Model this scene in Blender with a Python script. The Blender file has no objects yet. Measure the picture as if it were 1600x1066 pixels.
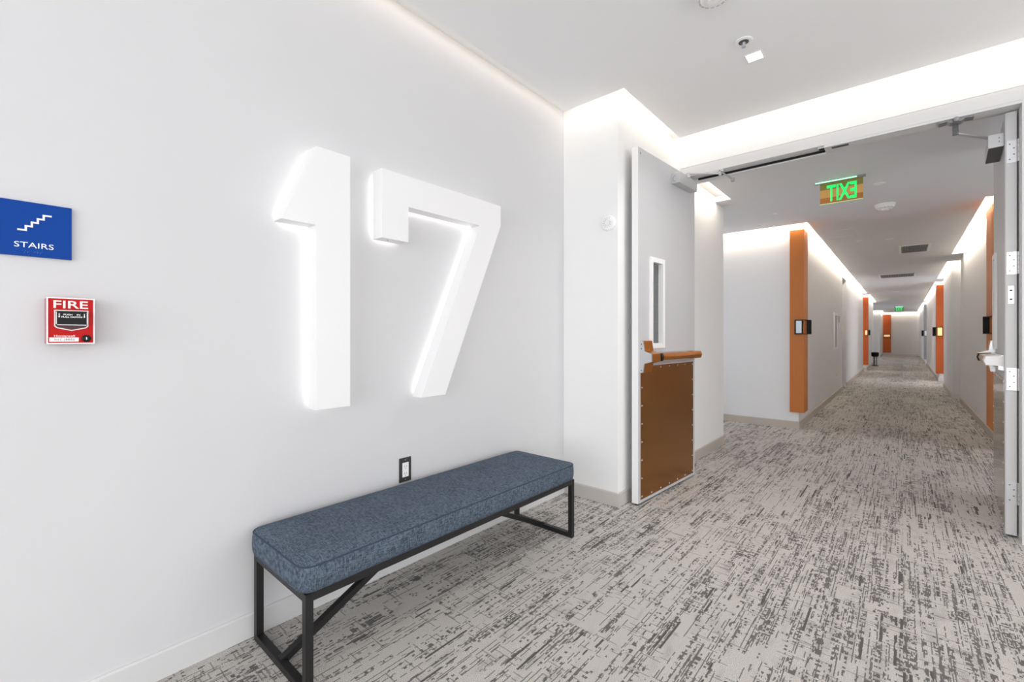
import bpy, bmesh, math, random
from mathutils import Vector, Matrix

random.seed(17)
S = bpy.context.scene
COL = S.collection
PI = math.pi

# ------------------------------------------------------------------ camera
EYE = 1.13
cam_data = bpy.data.cameras.new('camera')
cam_data.sensor_width = 36.0
cam_data.lens = 36.0 * 700.0 / 1600.0
cam_data.shift_y = -8.0 / 1600.0
cam_data.clip_start = 0.02
cam = bpy.data.objects.new('camera', cam_data)
COL.objects.link(cam)
cam.location = (0, 0, EYE)
cam.rotation_euler = (PI / 2, 0, math.atan(611.0 / 700.0))
S.camera = cam

# ------------------------------------------------------------------ world, exposure
w = bpy.data.worlds.new('world')
S.world = w
w.use_nodes = True
w.node_tree.nodes['Background'].inputs[0].default_value = (0.8, 0.85, 0.9, 1)
w.node_tree.nodes['Background'].inputs[1].default_value = 0.3
S.view_settings.view_transform = 'Standard'
S.view_settings.look = 'None'
S.view_settings.exposure = 0.0
S.view_settings.gamma = 1.0
S.view_settings.use_curve_mapping = False
S.cycles.max_bounces = 10
S.cycles.diffuse_bounces = 6
S.cycles.sample_clamp_indirect = 6.0


def area_light(name, loc, direction, sx, sy, power, color=(1, 1, 1), spread=180):
    l = bpy.data.lights.new(name, 'AREA')
    l.shape = 'RECTANGLE'
    l.size = sx
    l.size_y = sy
    l.energy = power
    l.color = color
    l.spread = math.radians(spread)
    o = bpy.data.objects.new(name, l)
    COL.objects.link(o)
    o.location = loc
    d = Vector(direction).normalized()
    o.rotation_euler = d.to_track_quat('-Z', 'Y').to_euler()
    return o


WARM = (1.0, 0.86, 0.68)
LOBBY_COVE = 0.9      # W per metre
HALL_COVE = 4.5
# daylight through the lobby's window wall and an added, unseen fill lamp on the right
area_light('lobby_window_light', (0.9, -4.4, 1.45), (0, 1, 0), 4.6, 2.3, 162, (0.975, 0.99, 1.0))
area_light('lobby_right_fill', (3.5, 0.2, 1.25), (-1, 0, 0), 5.5, 2.2, 88, (0.985, 0.99, 1.0))
# unseen fill lamps added in side passages and recesses to brighten the corridor
for sx_, sy_, dx_, wid, pw in ((-2.65, 5.7, 1, 1.1, 8), (2.2, 5.1, -1, 2.0, 14), (1.5, 14.55, -1, 1.4, 16), (-2.2, 18.4, 1, 0.6, 12),
                               (1.5, 23.8, -1, 1.0, 7), (-2.2, 27.0, 1, 3.5, 22)):
    area_light('side_recess_fill', (sx_, sy_, 1.2), (dx_, 0, 0), wid, 2.0, pw, (0.97, 0.985, 1.0))


def cove(p0, p1, z, toward, power_per_m, name='cove_light'):
    """a strip light from p0 to p1 at height z that shines toward the wall and down it"""
    a, b = Vector((p0[0], p0[1], z)), Vector((p1[0], p1[1], z))
    ln = (b - a).length
    d = Vector((toward[0], toward[1], -0.55)).normalized()
    l = bpy.data.lights.new(name, 'AREA')
    l.shape = 'RECTANGLE'
    l.size = ln
    l.size_y = 0.014
    l.energy = power_per_m * ln
    l.color = WARM
    o = bpy.data.objects.new(name, l)
    COL.objects.link(o)
    zx = (b - a).normalized()
    zz = -d
    zy = zz.cross(zx)
    m = Matrix((zx, zy, zz)).transposed().to_4x4()
    m.translation = (a + b) / 2
    o.matrix_world = m
    return o


# ------------------------------------------------------------------ helpers
def lin(c):
    out = []
    for v in c:
        v = v / 255.0
        out.append(v / 12.92 if v <= 0.04045 else ((v + 0.055) / 1.055) ** 2.4)
    return out


class NT:
    """tiny wrapper to write node maths in one line"""
    def __init__(self, mat):
        self.t = mat.node_tree
        self.n = self.t.nodes
        self.l = self.t.links

    def new(self, typ, **kw):
        nd = self.n.new(typ)
        for k, v in kw.items():
            setattr(nd, k, v)
        return nd

    def put(self, sock, v):
        if isinstance(v, bpy.types.NodeSocket):
            self.l.new(v, sock)
        else:
            sock.default_value = v

    def m(self, op, a, b=None, c=None, clamp=False):
        nd = self.new('ShaderNodeMath', operation=op, use_clamp=clamp)
        self.put(nd.inputs[0], a)
        if b is not None:
            self.put(nd.inputs[1], b)
        if c is not None:
            self.put(nd.inputs[2], c)
        return nd.outputs[0]

    def xyz(self, x, y, z=0.0):
        nd = self.new('ShaderNodeCombineXYZ')
        self.put(nd.inputs[0], x)
        self.put(nd.inputs[1], y)
        self.put(nd.inputs[2], z)
        return nd.outputs[0]

    def sep(self, v):
        nd = self.new('ShaderNodeSeparateXYZ')
        self.l.new(v, nd.inputs[0])
        return nd.outputs

    def white(self, v):
        nd = self.new('ShaderNodeTexWhiteNoise', noise_dimensions='3D')
        self.l.new(v, nd.inputs['Vector'])
        return nd.outputs

    def noise(self, v, scale=1.0, detail=2.0, rough=0.5):
        nd = self.new('ShaderNodeTexNoise')
        self.l.new(v, nd.inputs['Vector'])
        nd.inputs['Scale'].default_value = scale
        nd.inputs['Detail'].default_value = detail
        nd.inputs['Roughness'].default_value = rough
        return nd.outputs[0]

    def step(self, v, lo, hi):
        nd = self.new('ShaderNodeMapRange', interpolation_type='SMOOTHSTEP')
        self.put(nd.inputs[0], v)
        self.put(nd.inputs[1], lo)
        self.put(nd.inputs[2], hi)
        return nd.outputs[0]

    def mix(self, f, a, b):
        nd = self.new('ShaderNodeMix', data_type='RGBA')
        self.put(nd.inputs[0], f)
        self.put(nd.inputs[6], a)
        self.put(nd.inputs[7], b)
        return nd.outputs[2]


def mat(name, rgb, rough=0.6, metal=0.0, vary=0.03, scale=6.0, bump=0.0, bump_scale=300.0, emit=0.0, spec=0.5, stretch=None):
    m = bpy.data.materials.new(name)
    m.use_nodes = True
    t = NT(m)
    b = m.node_tree.nodes['Principled BSDF']
    c = lin(rgb)
    co = t.new('ShaderNodeTexCoord').outputs['Object']
    if stretch:
        mp = t.new('ShaderNodeMapping')
        mp.inputs['Scale'].default_value = stretch
        t.l.new(co, mp.inputs[0])
        co = mp.outputs[0]
    f = t.noise(co, scale, 3.0)
    lo = [min(1, v * (1 - vary)) for v in c] + [1]
    hi = [min(1, v * (1 + vary)) for v in c] + [1]
    t.l.new(t.mix(f, lo, hi), b.inputs['Base Color'])
    b.inputs['Roughness'].default_value = rough
    b.inputs['Metallic'].default_value = metal
    b.inputs['Specular IOR Level'].default_value = spec
    if emit:
        b.inputs['Emission Color'].default_value = c + [1]
        b.inputs['Emission Strength'].default_value = emit
    if bump:
        bp = t.new('ShaderNodeBump')
        bp.inputs['Strength'].default_value = bump
        bp.inputs['Distance'].default_value = 0.002
        t.l.new(t.noise(co, bump_scale, 2.0), bp.inputs['Height'])
        t.l.new(bp.outputs[0], b.inputs['Normal'])
    return m


M = {}
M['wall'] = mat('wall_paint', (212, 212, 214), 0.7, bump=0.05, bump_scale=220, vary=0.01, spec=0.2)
M['wall_lit'] = mat('wall_paint_lit', (239, 239, 239), 0.7, bump=0.05, bump_scale=220, vary=0.01, spec=0.2)  # wall paint made lighter, painting in the light from behind the viewer
M['hall_wall'] = mat('hall_wall_paint', (230, 231, 234), 0.7, vary=0.01, spec=0.2)
M['ceiling'] = mat('ceiling_paint', (240, 240, 241), 0.8, vary=0.01, spec=0.2)
M['hall_ceiling'] = mat('hall_ceiling_paint', (222, 223, 227), 0.8, vary=0.01, spec=0.2)
M['base_white'] = mat('baseboard_white', (214, 214, 214), 0.5, vary=0.01)
M['base_greige'] = mat('baseboard_greige', (196, 191, 185), 0.5, vary=0.02)
M['base_taupe'] = mat('baseboard_taupe', (188, 180, 171), 0.55, vary=0.03)
M['door'] = mat('door_grey_paint', (197, 197, 200), 0.45, vary=0.01)
M['door_edge'] = mat('door_white_lit', (240, 240, 240), 0.4, vary=0.01)  # door paint whitened as light on the leaf edge; also used on window frames
M['frame'] = mat('frame_grey_paint', (214, 214, 215), 0.4, vary=0.01)
M['letter'] = mat('letter_white_acrylic', (239, 239, 240), 0.4, vary=0.005)
M['halo'] = mat('letter_light_panel', (255, 252, 247), 0.5, emit=2.5)
M['black_metal'] = mat('black_powder_coat', (24, 23, 24), 0.45, vary=0.1, bump=0.08, bump_scale=500)
M['black'] = mat('black_plastic', (15, 15, 17), 0.45, vary=0.05, spec=0.25)
M['silver'] = mat('satin_silver', (214, 215, 218), 0.32, 0.9, vary=0.03)
M['closer'] = mat('closer_aluminium_paint', (200, 200, 202), 0.4, 0.3, vary=0.02)
M['arm_grey'] = mat('arm_grey_metal', (140, 140, 143), 0.4, 0.4)
M['dark_grey'] = mat('dark_grey_metal', (92, 92, 94), 0.5, 0.4)
M['bronze'] = mat('brushed_bronze', (188, 116, 38), 0.30, 0.85, vary=0.10, scale=3.0, stretch=(40, 40, 1))
M['kick_bronze'] = mat('kick_plate_bronze', (158, 106, 50), 0.24, 0.9, vary=0.08, scale=3.0, stretch=(60, 60, 1))
M['bar_taupe'] = mat('bar_taupe_metal', (176, 152, 128), 0.3, 0.8)
M['kick_steel'] = mat('kick_plate_steel', (190, 180, 170), 0.10, 1.0, vary=0.03, scale=3.0)
M['orange'] = mat('orange_wood_veneer', (190, 112, 44), 0.5, vary=0.09, scale=3.5, stretch=(30, 30, 1.2), bump=0.05, bump_scale=90)
M['orange_deep'] = mat('deep_orange_veneer', (176, 78, 14), 0.5, vary=0.09, scale=3.5, stretch=(30, 30, 1.2))
M['shade_grey_panel'] = mat('shade_grey_panel', (150, 150, 158), 0.6)  # shadow side of the far wall front put into the panel's grey
M['white_plastic'] = mat('white_plastic', (240, 240, 240), 0.4, vary=0.01)
M['white_print'] = mat('white_lettering', (248, 248, 248), 0.5, vary=0.01)
M['grey_plastic'] = mat('grey_plastic', (150, 150, 152), 0.5)
M['sign_blue'] = mat('sign_blue', (0, 64, 150), 0.45, vary=0.03, spec=0.15)
M['braille'] = mat('braille_blue', (70, 120, 190), 0.4)
M['red'] = mat('alarm_red', (188, 0, 4), 0.4, vary=0.03, spec=0.2)
M['alarm_box'] = mat('alarm_back_box', (172, 120, 126), 0.5)
M['dark_red'] = mat('alarm_dark_red', (70, 12, 12), 0.4)
M['ink'] = mat('dark_ink', (70, 70, 72), 0.6)
M['outlet_plate'] = mat('outlet_plate_steel', (84, 82, 80), 0.35, 0.6)
M['glow_white'] = mat('lamp_diffuser', (255, 253, 248), 0.5, emit=14.0)
M['sconce_glow'] = mat('sconce_diffuser', (215, 224, 236), 0.5, emit=0.12)
M['sconce_warm'] = mat('sconce_diffuser_warm', (255, 214, 150), 0.5, emit=0.6)
M['exit_green'] = mat('exit_letter_green', (20, 235, 110), 0.4, emit=0.75)
M['exit_glow'] = mat('exit_rail_glow', (190, 255, 225), 0.4, emit=0.9)
M['exit_olive'] = mat('exit_reflection_olive', (150, 140, 72), 0.25)  # this and the next two: wood reflections painted as flat colours
M['exit_peach'] = mat('exit_reflection_peach', (228, 176, 100), 0.25)
M['exit_brown'] = mat('exit_reflection_brown', (190, 122, 62), 0.25)
M['exit_edge'] = mat('exit_plate_edge', (205, 240, 170), 0.3, emit=0.3)
M['vent_dark'] = mat('vent_shadow', (110, 110, 112), 0.7)
M['door_dark'] = mat('unit_door_grey', (168, 168, 176), 0.5)


def glass_material():
    m = bpy.data.materials.new('vision_glass')
    m.use_nodes = True
    b = m.node_tree.nodes['Principled BSDF']
    b.inputs['Base Color'].default_value = (0.55, 0.57, 0.58, 1)
    b.inputs['Roughness'].default_value = 0.03
    b.inputs['Transmission Weight'].default_value = 1.0
    b.inputs['IOR'].default_value = 1.45
    return m


M['glass'] = glass_material()


def carpet_material():
    m = bpy.data.materials.new('woven_plank_carpet')
    m.use_nodes = True
    t = NT(m)
    b = m.node_tree.nodes['Principled BSDF']
    pos = t.new('ShaderNodeNewGeometry').outputs['Position']
    x, y, _ = t.sep(pos)
    # plank index: columns 0.25 m wide, planks 1 m long, each column shifted
    ix = t.m('FLOOR', t.m('DIVIDE', x, 0.25))
    sh = t.m('FRACT', t.m('MULTIPLY', ix, 0.37))
    iy = t.m('FLOOR', t.m('ADD', y, sh))
    rnd = t.white(t.xyz(ix, iy, 3.0))
    rx, ry, rz = t.sep(rnd[1])
    qx = t.m('ADD', x, t.m('MULTIPLY', rx, 31.0))
    qy = t.m('ADD', y, t.m('MULTIPLY', ry, 17.0))
    # a little wobble so that the yarns are not ruled lines
    wob = t.m('MULTIPLY', t.m('SUBTRACT', t.noise(t.xyz(qx, qy), 60.0, 1.0), 0.5), 0.004)
    wx = t.m('ADD', qx, wob)
    wy = t.m('ADD', qy, wob)

    def cells(ax, ay, seed):
        cx = t.m('FLOOR', t.m('DIVIDE', wx, ax))
        off = t.white(t.xyz(cx, seed, 1.5))[0]
        cy = t.m('FLOOR', t.m('ADD', t.m('DIVIDE', wy, ay), t.m('MULTIPLY', off, 5.0)))
        return t.white(t.xyz(cx, cy, seed))[0]

    def cells_cross(ax, ay, seed):
        cy = t.m('FLOOR', t.m('DIVIDE', wy, ay))
        off = t.white(t.xyz(cy, seed, 2.5))[0]
        cx = t.m('FLOOR', t.m('ADD', t.m('DIVIDE', wx, ax), t.m('MULTIPLY', off, 5.0)))
        return t.white(t.xyz(cx, cy, seed))[0]

    patch = t.noise(t.xyz(t.m('MULTIPLY', qx, 9.0), t.m('MULTIPLY', qy, 3.0)), 1.0, 2.0, 0.6)
    patch2 = t.noise(t.xyz(t.m('MULTIPLY', qx, 24.0), t.m('MULTIPLY', qy, 8.0), 4.0), 1.0, 1.0)
    bias = t.m('MULTIPLY', t.m('SUBTRACT', rz, 0.5), 0.20)
    dens = t.step(t.m('ADD', t.m('ADD', t.m('MULTIPLY', patch, 0.65), t.m('MULTIPLY', patch2, 0.35)), bias), 0.34, 0.68)
    # strips along the plank filled with short rungs: rows of weave shared by neighbouring strips
    strip = t.m('LESS_THAN', cells(0.0090, 0.30, 11.0), t.m('ADD', 0.09, t.m('MULTIPLY', dens, 0.44)))
    row = t.m('FLOOR', t.m('DIVIDE', wy, 0.0110))
    blk = t.m('FLOOR', t.m('DIVIDE', wx, 0.085))
    cx1 = t.m('FLOOR', t.m('DIVIDE', wx, 0.0090))
    rung = t.m('GREATER_THAN', t.white(t.xyz(blk, row, 5.0))[0], 0.40)
    rung2 = t.m('LESS_THAN', t.white(t.xyz(cx1, row, 6.0))[0], t.m('ADD', 0.42, t.m('MULTIPLY', dens, 0.45)))
    fray = t.m('GREATER_THAN', cells(0.0030, 0.016, 9.0), 0.22)
    d1 = t.m('MULTIPLY', t.m('MULTIPLY', strip, rung), t.m('MULTIPLY', rung2, fray))
    # thin dark yarns along the plank
    d2 = t.m('LESS_THAN', cells(0.0036, 0.22, 37.0), t.m('ADD', 0.085, t.m('MULTIPLY', dens, 0.17)))
    cx2 = t.m('FLOOR', t.m('DIVIDE', wx, 0.0036))
    d2 = t.m('MULTIPLY', d2, t.m('GREATER_THAN', t.white(t.xyz(cx2, t.m('FLOOR', t.m('DIVIDE', wy, 0.013)), 8.0))[0], 0.22))
    # a few solid dark bars
    d4 = t.m('LESS_THAN', cells(0.0085, 0.20, 71.0), t.m('MULTIPLY', t.step(patch, 0.45, 0.75), 0.09))
    # broad dark streaks, broken by the weave
    d5 = t.m('LESS_THAN', cells(0.020, 0.36, 91.0), t.m('MULTIPLY', t.step(patch, 0.44, 0.72), 0.11))
    d5 = t.m('MULTIPLY', d5, t.m('GREATER_THAN', t.white(t.xyz(blk, t.m('FLOOR', t.m('DIVIDE', wy, 0.009)), 14.0))[0], 0.30))
    d5 = t.m('MULTIPLY', d5, t.m('GREATER_THAN', t.white(t.xyz(cx2, t.m('FLOOR', t.m('DIVIDE', wy, 0.09)), 15.0))[0], 0.25))
    # thin cross yarns
    d3 = t.m('LESS_THAN', cells_cross(0.07, 0.0042, 53.0), t.m('ADD', 0.02, t.m('MULTIPLY', dens, 0.08)))
    grain = t.noise(pos, 430.0, 2.0, 0.7)
    dark = t.m('MAXIMUM', t.m('MAXIMUM', t.m('MULTIPLY', d1, 0.86), t.m('MULTIPLY', d2, 0.80)), t.m('MAXIMUM', t.m('MULTIPLY', d3, 0.55), t.m('MAXIMUM', t.m('MULTIPLY', d5, 0.8), t.m('MULTIPLY', d4, 0.95))))
    dark = t.m('MULTIPLY', dark, t.step(grain, 0.22, 0.52))
    haze = t.m('MULTIPLY', t.step(t.m('ADD', patch2, bias), 0.45, 0.8), 0.34)
    light = t.mix(t.step(grain, 0.34, 0.66), lin((144, 140, 136)) + [1], lin((231, 227, 221)) + [1])
    light = t.mix(haze, light, lin((134, 130, 127)) + [1])
    darkc = t.mix(grain, lin((30, 28, 27)) + [1], lin((96, 92, 90)) + [1])
    t.l.new(t.mix(dark, light, darkc), b.inputs['Base Color'])
    b.inputs['Roughness'].default_value = 0.95
    b.inputs['Specular IOR Level'].default_value = 0.1
    bp = t.new('ShaderNodeBump')
    bp.inputs['Strength'].default_value = 0.35
    bp.inputs['Distance'].default_value = 0.003
    t.l.new(t.m('SUBTRACT', grain, t.m('MULTIPLY', dark, 0.4)), bp.inputs['Height'])
    t.l.new(bp.outputs[0], b.inputs['Normal'])
    return m


def fabric_material():
    m = bpy.data.materials.new('blue_heathered_linen')
    m.use_nodes = True
    t = NT(m)
    b = m.node_tree.nodes['Principled BSDF']
    co = t.new('ShaderNodeTexCoord').outputs['Object']
    x, y, z = t.sep(co)
    a = t.noise(t.xyz(t.m('MULTIPLY', x, 430.0), t.m('MULTIPLY', y, 60.0), t.m('MULTIPLY', z, 430.0)), 1.0, 1.0)
    c = t.noise(t.xyz(t.m('MULTIPLY', x, 60.0), t.m('MULTIPLY', y, 430.0), t.m('MULTIPLY', z, 70.0)), 1.0, 1.0)
    d = t.noise(co, 9.0, 3.0)
    f = t.m('ADD', t.m('ADD', t.m('MULTIPLY', a, 0.45), t.m('MULTIPLY', c, 0.45)), t.m('MULTIPLY', d, 0.10))
    g = t.step(f, 0.30, 0.70)
    t.l.new(t.mix(g, lin((46, 55, 66)) + [1], lin((106, 119, 134)) + [1]), b.inputs['Base Color'])
    b.inputs['Roughness'].default_value = 0.9
    b.inputs['Specular IOR Level'].default_value = 0.15
    bp = t.new('ShaderNodeBump')
    bp.inputs['Strength'].default_value = 0.3
    bp.inputs['Distance'].default_value = 0.001
    t.l.new(f, bp.inputs['Height'])
    t.l.new(bp.outputs[0], b.inputs['Normal'])
    return m


M['carpet'] = carpet_material()
M['fabric'] = fabric_material()
M['piping'] = mat('blue_piping', (52, 64, 80), 0.9, vary=0.15, scale=80)


# ---- mesh building
def box(bm, x0, x1, y0, y1, z0, z1, bev=0.0):
    vs = [bm.verts.new((x, y, z)) for z in (z0, z1) for y in (y0, y1) for x in (x0, x1)]
    fs = [(0, 2, 3, 1), (4, 5, 7, 6), (0, 1, 5, 4), (2, 6, 7, 3), (0, 4, 6, 2), (1, 3, 7, 5)]
    faces = [bm.faces.new([vs[i] for i in f]) for f in fs]
    if bev:
        eds = list({e for f in faces for e in f.edges})
        bmesh.ops.bevel(bm, geom=eds, offset=bev, segments=2, profile=0.7, affect='EDGES')
    return bm


def mbox(*a, **k):
    return box(bmesh.new(), *a, **k)


def prism(bm, pts, axis, a0, a1, bev=0.0):
    """pts: 2D outline; axis 'x' -> (y,z), 'y' -> (x,z), 'z' -> (x,y)"""
    def P(p, a):
        return {'x': (a, p[0], p[1]), 'y': (p[0], a, p[1]), 'z': (p[0], p[1], a)}[axis]
    A = [bm.verts.new(P(p, a0)) for p in pts]
    B = [bm.verts.new(P(p, a1)) for p in pts]
    n = len(pts)
    new = [bm.faces.new(A), bm.faces.new(B)]
    for i in range(n):
        new.append(bm.faces.new((A[i], A[(i + 1) % n], B[(i + 1) % n], B[i])))
    bmesh.ops.recalc_face_normals(bm, faces=new)
    if bev:
        eds = list({e for f in new for e in f.edges})
        bmesh.ops.bevel(bm, geom=eds, offset=bev, segments=2, profile=0.7, affect='EDGES')
    return bm


def bar(bm, p0, p1, w, h=None, up=(0, 0, 1)):
    """rectangular bar between two points"""
    h = h or w
    a, b = Vector(p0), Vector(p1)
    d = (b - a).normalized()
    s = d.cross(Vector(up))
    if s.length < 1e-4:
        s = d.cross(Vector((1, 0, 0)))
    s.normalize()
    u = s.cross(d).normalized()
    vs = []
    for c in (a, b):
        for i, j in ((-1, -1), (1, -1), (1, 1), (-1, 1)):
            vs.append(bm.verts.new(c + s * (w / 2 * i) + u * (h / 2 * j)))
    new = [bm.faces.new([vs[k] for k in f]) for f in ((0, 1, 2, 3), (7, 6, 5, 4), (0, 4, 5, 1), (1, 5, 6, 2), (2, 6, 7, 3), (3, 7, 4, 0))]
    bmesh.ops.recalc_face_normals(bm, faces=new)
    return bm


def lathe(bm, prof, center, axis='z', n=32):
    """prof: list of (r, h) revolved around an axis through center"""
    cx, cy, cz = center
    rings = []
    for r, h in prof:
        ring = []
        for i in range(n):
            a = 2 * PI * i / n
            u, v = max(r, 1e-5) * math.cos(a), max(r, 1e-5) * math.sin(a)
            p = {'z': (cx + u, cy + v, cz + h), 'x': (cx + h, cy + u, cz + v), 'y': (cx + u, cy + h, cz + v)}[axis]
            ring.append(bm.verts.new(p))
        rings.append(ring)
    new = []
    for k in range(len(rings) - 1):
        for i in range(n):
            j = (i + 1) % n
            new.append(bm.faces.new((rings[k][i], rings[k][j], rings[k + 1][j], rings[k + 1][i])))
    new.append(bm.faces.new(rings[0]))
    new.append(bm.faces.new(rings[-1]))
    bmesh.ops.recalc_face_normals(bm, faces=new)
    for f in new:
        f.smooth = False
    return bm


def grid_slab(bm, u0, u1, v0, v1, w0, w1, holes, axis):
    """a slab in (u,v) with rectangular holes, thickness w0..w1 along axis ('z': u=x,v=y; 'y': u=x,v=z; 'x': u=y,v=z)"""
    us = sorted({u0, u1} | {min(max(h[k], u0), u1) for h in holes for k in (0, 1)})
    vs = sorted({v0, v1} | {min(max(h[k], v0), v1) for h in holes for k in (2, 3)})
    nu, nv = len(us) - 1, len(vs) - 1

    def solid(i, j):
        if i < 0 or j < 0 or i >= nu or j >= nv:
            return False
        cu, cv = (us[i] + us[i + 1]) / 2, (vs[j] + vs[j + 1]) / 2
        return not any(h[0] < cu < h[1] and h[2] < cv < h[3] for h in holes)
    cache = {}

    def V(i, j, k):
        if (i, j, k) not in cache:
            u, v, ww = us[i], vs[j], (w0, w1)[k]
            cache[(i, j, k)] = bm.verts.new({'z': (u, v, ww), 'y': (u, ww, v), 'x': (ww, u, v)}[axis])
        return cache[(i, j, k)]
    new = []
    for i in range(nu):
        for j in range(nv):
            if not solid(i, j):
                continue
            for k in (0, 1):
                new.append(bm.faces.new((V(i, j, k), V(i + 1, j, k), V(i + 1, j + 1, k), V(i, j + 1, k))))
            for di, dj, a, b in ((-1, 0, (i, j), (i, j + 1)), (1, 0, (i + 1, j), (i + 1, j + 1)), (0, -1, (i, j), (i + 1, j)), (0, 1, (i, j + 1), (i + 1, j + 1))):
                if not solid(i + di, j + dj):
                    new.append(bm.faces.new((V(*a, 0), V(*b, 0), V(*b, 1), V(*a, 1))))
    bmesh.ops.recalc_face_normals(bm, faces=new)
    return bm


def frame_ring(bm, u0, u1, v0, v1, t, w0, w1, axis):
    return grid_slab(bm, u0, u1, v0, v1, w0, w1, [(u0 + t, u1 - t, v0 + t, v1 - t)], axis)


def obj(name, bm, material, parent=None, local=False):
    me = bpy.data.meshes.new(name)
    if parent is not None and not local:
        inv = ROOT[parent.name].inverted()
        bm.transform(inv)
    bmesh.ops.recalc_face_normals(bm, faces=bm.faces[:])
    bm.to_mesh(me)
    bm.free()
    me.materials.append(M[material])
    o = bpy.data.objects.new(name, me)
    COL.objects.link(o)
    if parent is not None:
        o.parent = parent
        ROOT[o.name] = ROOT[parent.name]
    else:
        ROOT[o.name] = Matrix.Identity(4)
    return o


ROOT = {}


def tag(o, label, cat=None, group=None, kind=None):
    o['label'] = label
    if cat:
        o['category'] = cat
    if group:
        o['group'] = group
    if kind:
        o['kind'] = kind
    return o


def thing(name, label, cat, loc, rotz=0.0, group=None, kind=None):
    o = bpy.data.objects.new(name, None)
    o.empty_display_size = 0.05
    COL.objects.link(o)
    o.location = loc
    o.rotation_euler = (0, 0, rotz)
    ROOT[o.name] = Matrix.Translation(loc) @ Matrix.Rotation(rotz, 4, 'Z')
    return tag(o, label, cat, group, kind)


def struct(name, bm, material, label):
    return tag(obj(name, bm, material), label, None, None, 'structure')


def copy_tree(src, loc, label=None, rotz=None):
    r = src.copy()
    COL.objects.link(r)
    r.location = loc
    if rotz is not None:
        r.rotation_euler = (0, 0, rotz)
    if label:
        r['label'] = label
    for ch in list(src.children):
        c = ch.copy()
        COL.objects.link(c)
        c.parent = r
        for g in list(ch.children):
            d = g.copy()
            COL.objects.link(d)
            d.parent = c
    return r


def text_bm(body, height, width=None, depth=0.001, bold=0.0, spacing=1.0):
    """letters as a mesh in the XY plane, lower left at the origin, facing +Z"""
    cu = bpy.data.curves.new('lettering', 'FONT')
    cu.body = body
    cu.size = 1.0
    cu.extrude = 0.5
    cu.offset = bold
    cu.space_character = spacing
    cu.resolution_u = 3
    o = bpy.data.objects.new('lettering', cu)
    COL.objects.link(o)
    dg = bpy.context.evaluated_depsgraph_get()
    me = bpy.data.meshes.new_from_object(o.evaluated_get(dg))
    bm = bmesh.new()
    bm.from_mesh(me)
    bpy.data.objects.remove(o)
    bpy.data.curves.remove(cu)
    bpy.data.meshes.remove(me)
    xs = [v.co.x for v in bm.verts]
    ys = [v.co.y for v in bm.verts]
    x0, x1, y0, y1 = min(xs), max(xs), min(ys), max(ys)
    sy = height / (y1 - y0)
    sx = (width / (x1 - x0)) if width else sy
    for v in bm.verts:
        v.co = Vector(((v.co.x - x0) * sx, (v.co.y - y0) * sy, v.co.z * depth))
    return bm


def place_text(bm, origin, right, up):
    r, u = Vector(right), Vector(up)
    n = r.cross(u)
    m = Matrix((r, u, n)).transposed().to_4x4()
    m.translation = Vector(origin)
    bm.transform(m)
    return bm


# ================================================================== STRUCTURE
XL = -1.85            # the numbered lobby wall
XP = -1.42            # side of the pilaster
YP = 2.69             # front of the pilaster
YH = 3.65             # lobby face of the header over the double doors
CL = 2.70             # lobby ceiling
CH = 2.47             # corridor ceiling

# ---- floor: base slab and carpet planks
floor = struct('floor', mbox(-3.2, 4.0, -4.9, 34.6, -0.12, -0.006), 'carpet', 'grey floor laid with woven carpet planks in lobby and corridor')
plank = bmesh.new()
box(plank, -0.1249, 0.1249, -0.4998, 0.4998, -0.006, 0.0)
pm = bpy.data.meshes.new('carpet_plank')
plank.to_mesh(pm)
plank.free()
pm.materials.append(M['carpet'])
rest = bmesh.new()
for ix in range(-13, 16):
    sh = (ix * 0.37) % 1.0
    for iy in range(-6, 36):
        x0, y0 = ix * 0.25, iy - sh
        yc = y0 + 0.5
        if yc < -4.8 or yc > 34.5:
            continue
        near = (-8 <= ix <= 5 and -0.2 < yc < 4.2) or (-8 <= ix <= 3 and 4.2 <= yc < 10.5)
        if near:
            o = bpy.data.objects.new('carpet_plank', pm)
            COL.objects.link(o)
            o.parent = floor
            o.location = (x0 + 0.125, yc, 0)
        else:
            box(rest, x0 + 0.0001, x0 + 0.2499, y0 + 0.0002, y0 + 0.9998, -0.006, 0.0)
r_ = obj('carpet_planks', rest, 'carpet', floor)
r_['kind'] = 'stuff'

# ---- lobby walls
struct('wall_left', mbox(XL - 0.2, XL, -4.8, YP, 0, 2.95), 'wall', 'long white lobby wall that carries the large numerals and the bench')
struct('wall_left', mbox(-2.05, XP, YP, 5.0, 0, 2.95), 'wall_lit', 'white pilaster wall beside the open left door')
b = bmesh.new()
box(b, XP, 3.8, YH, 3.80, 2.49, 2.95)
box(b, XP, -1.37, YH, 3.80, 0, 2.49)
box(b, 0.55, 3.8, YH, 3.80, 0, 2.49)
struct('wall_front', b, 'wall_lit', 'white wall over and beside the double door opening')
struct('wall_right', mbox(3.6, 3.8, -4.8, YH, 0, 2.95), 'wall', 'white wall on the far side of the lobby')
b = bmesh.new()
grid_slab(b, XL - 0.2, 3.8, 0, 2.95, -4.8, -4.6, [(-1.5, 3.3, 0.25, 2.65)], 'y')
struct('wall_back', b, 'wall', 'white lobby wall with a wide window opening behind the viewer')
b = bmesh.new()
frame_ring(b, -1.5, 3.3, 0.25, 2.65, 0.06, -4.76, -4.64, 'y')
for xm in (0.1, 1.7):
    box(b, xm - 0.02, xm + 0.02, -4.74, -4.66, 0.31, 2.59)
struct('window_1', b, 'frame', 'wide lobby window behind the viewer')

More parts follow.
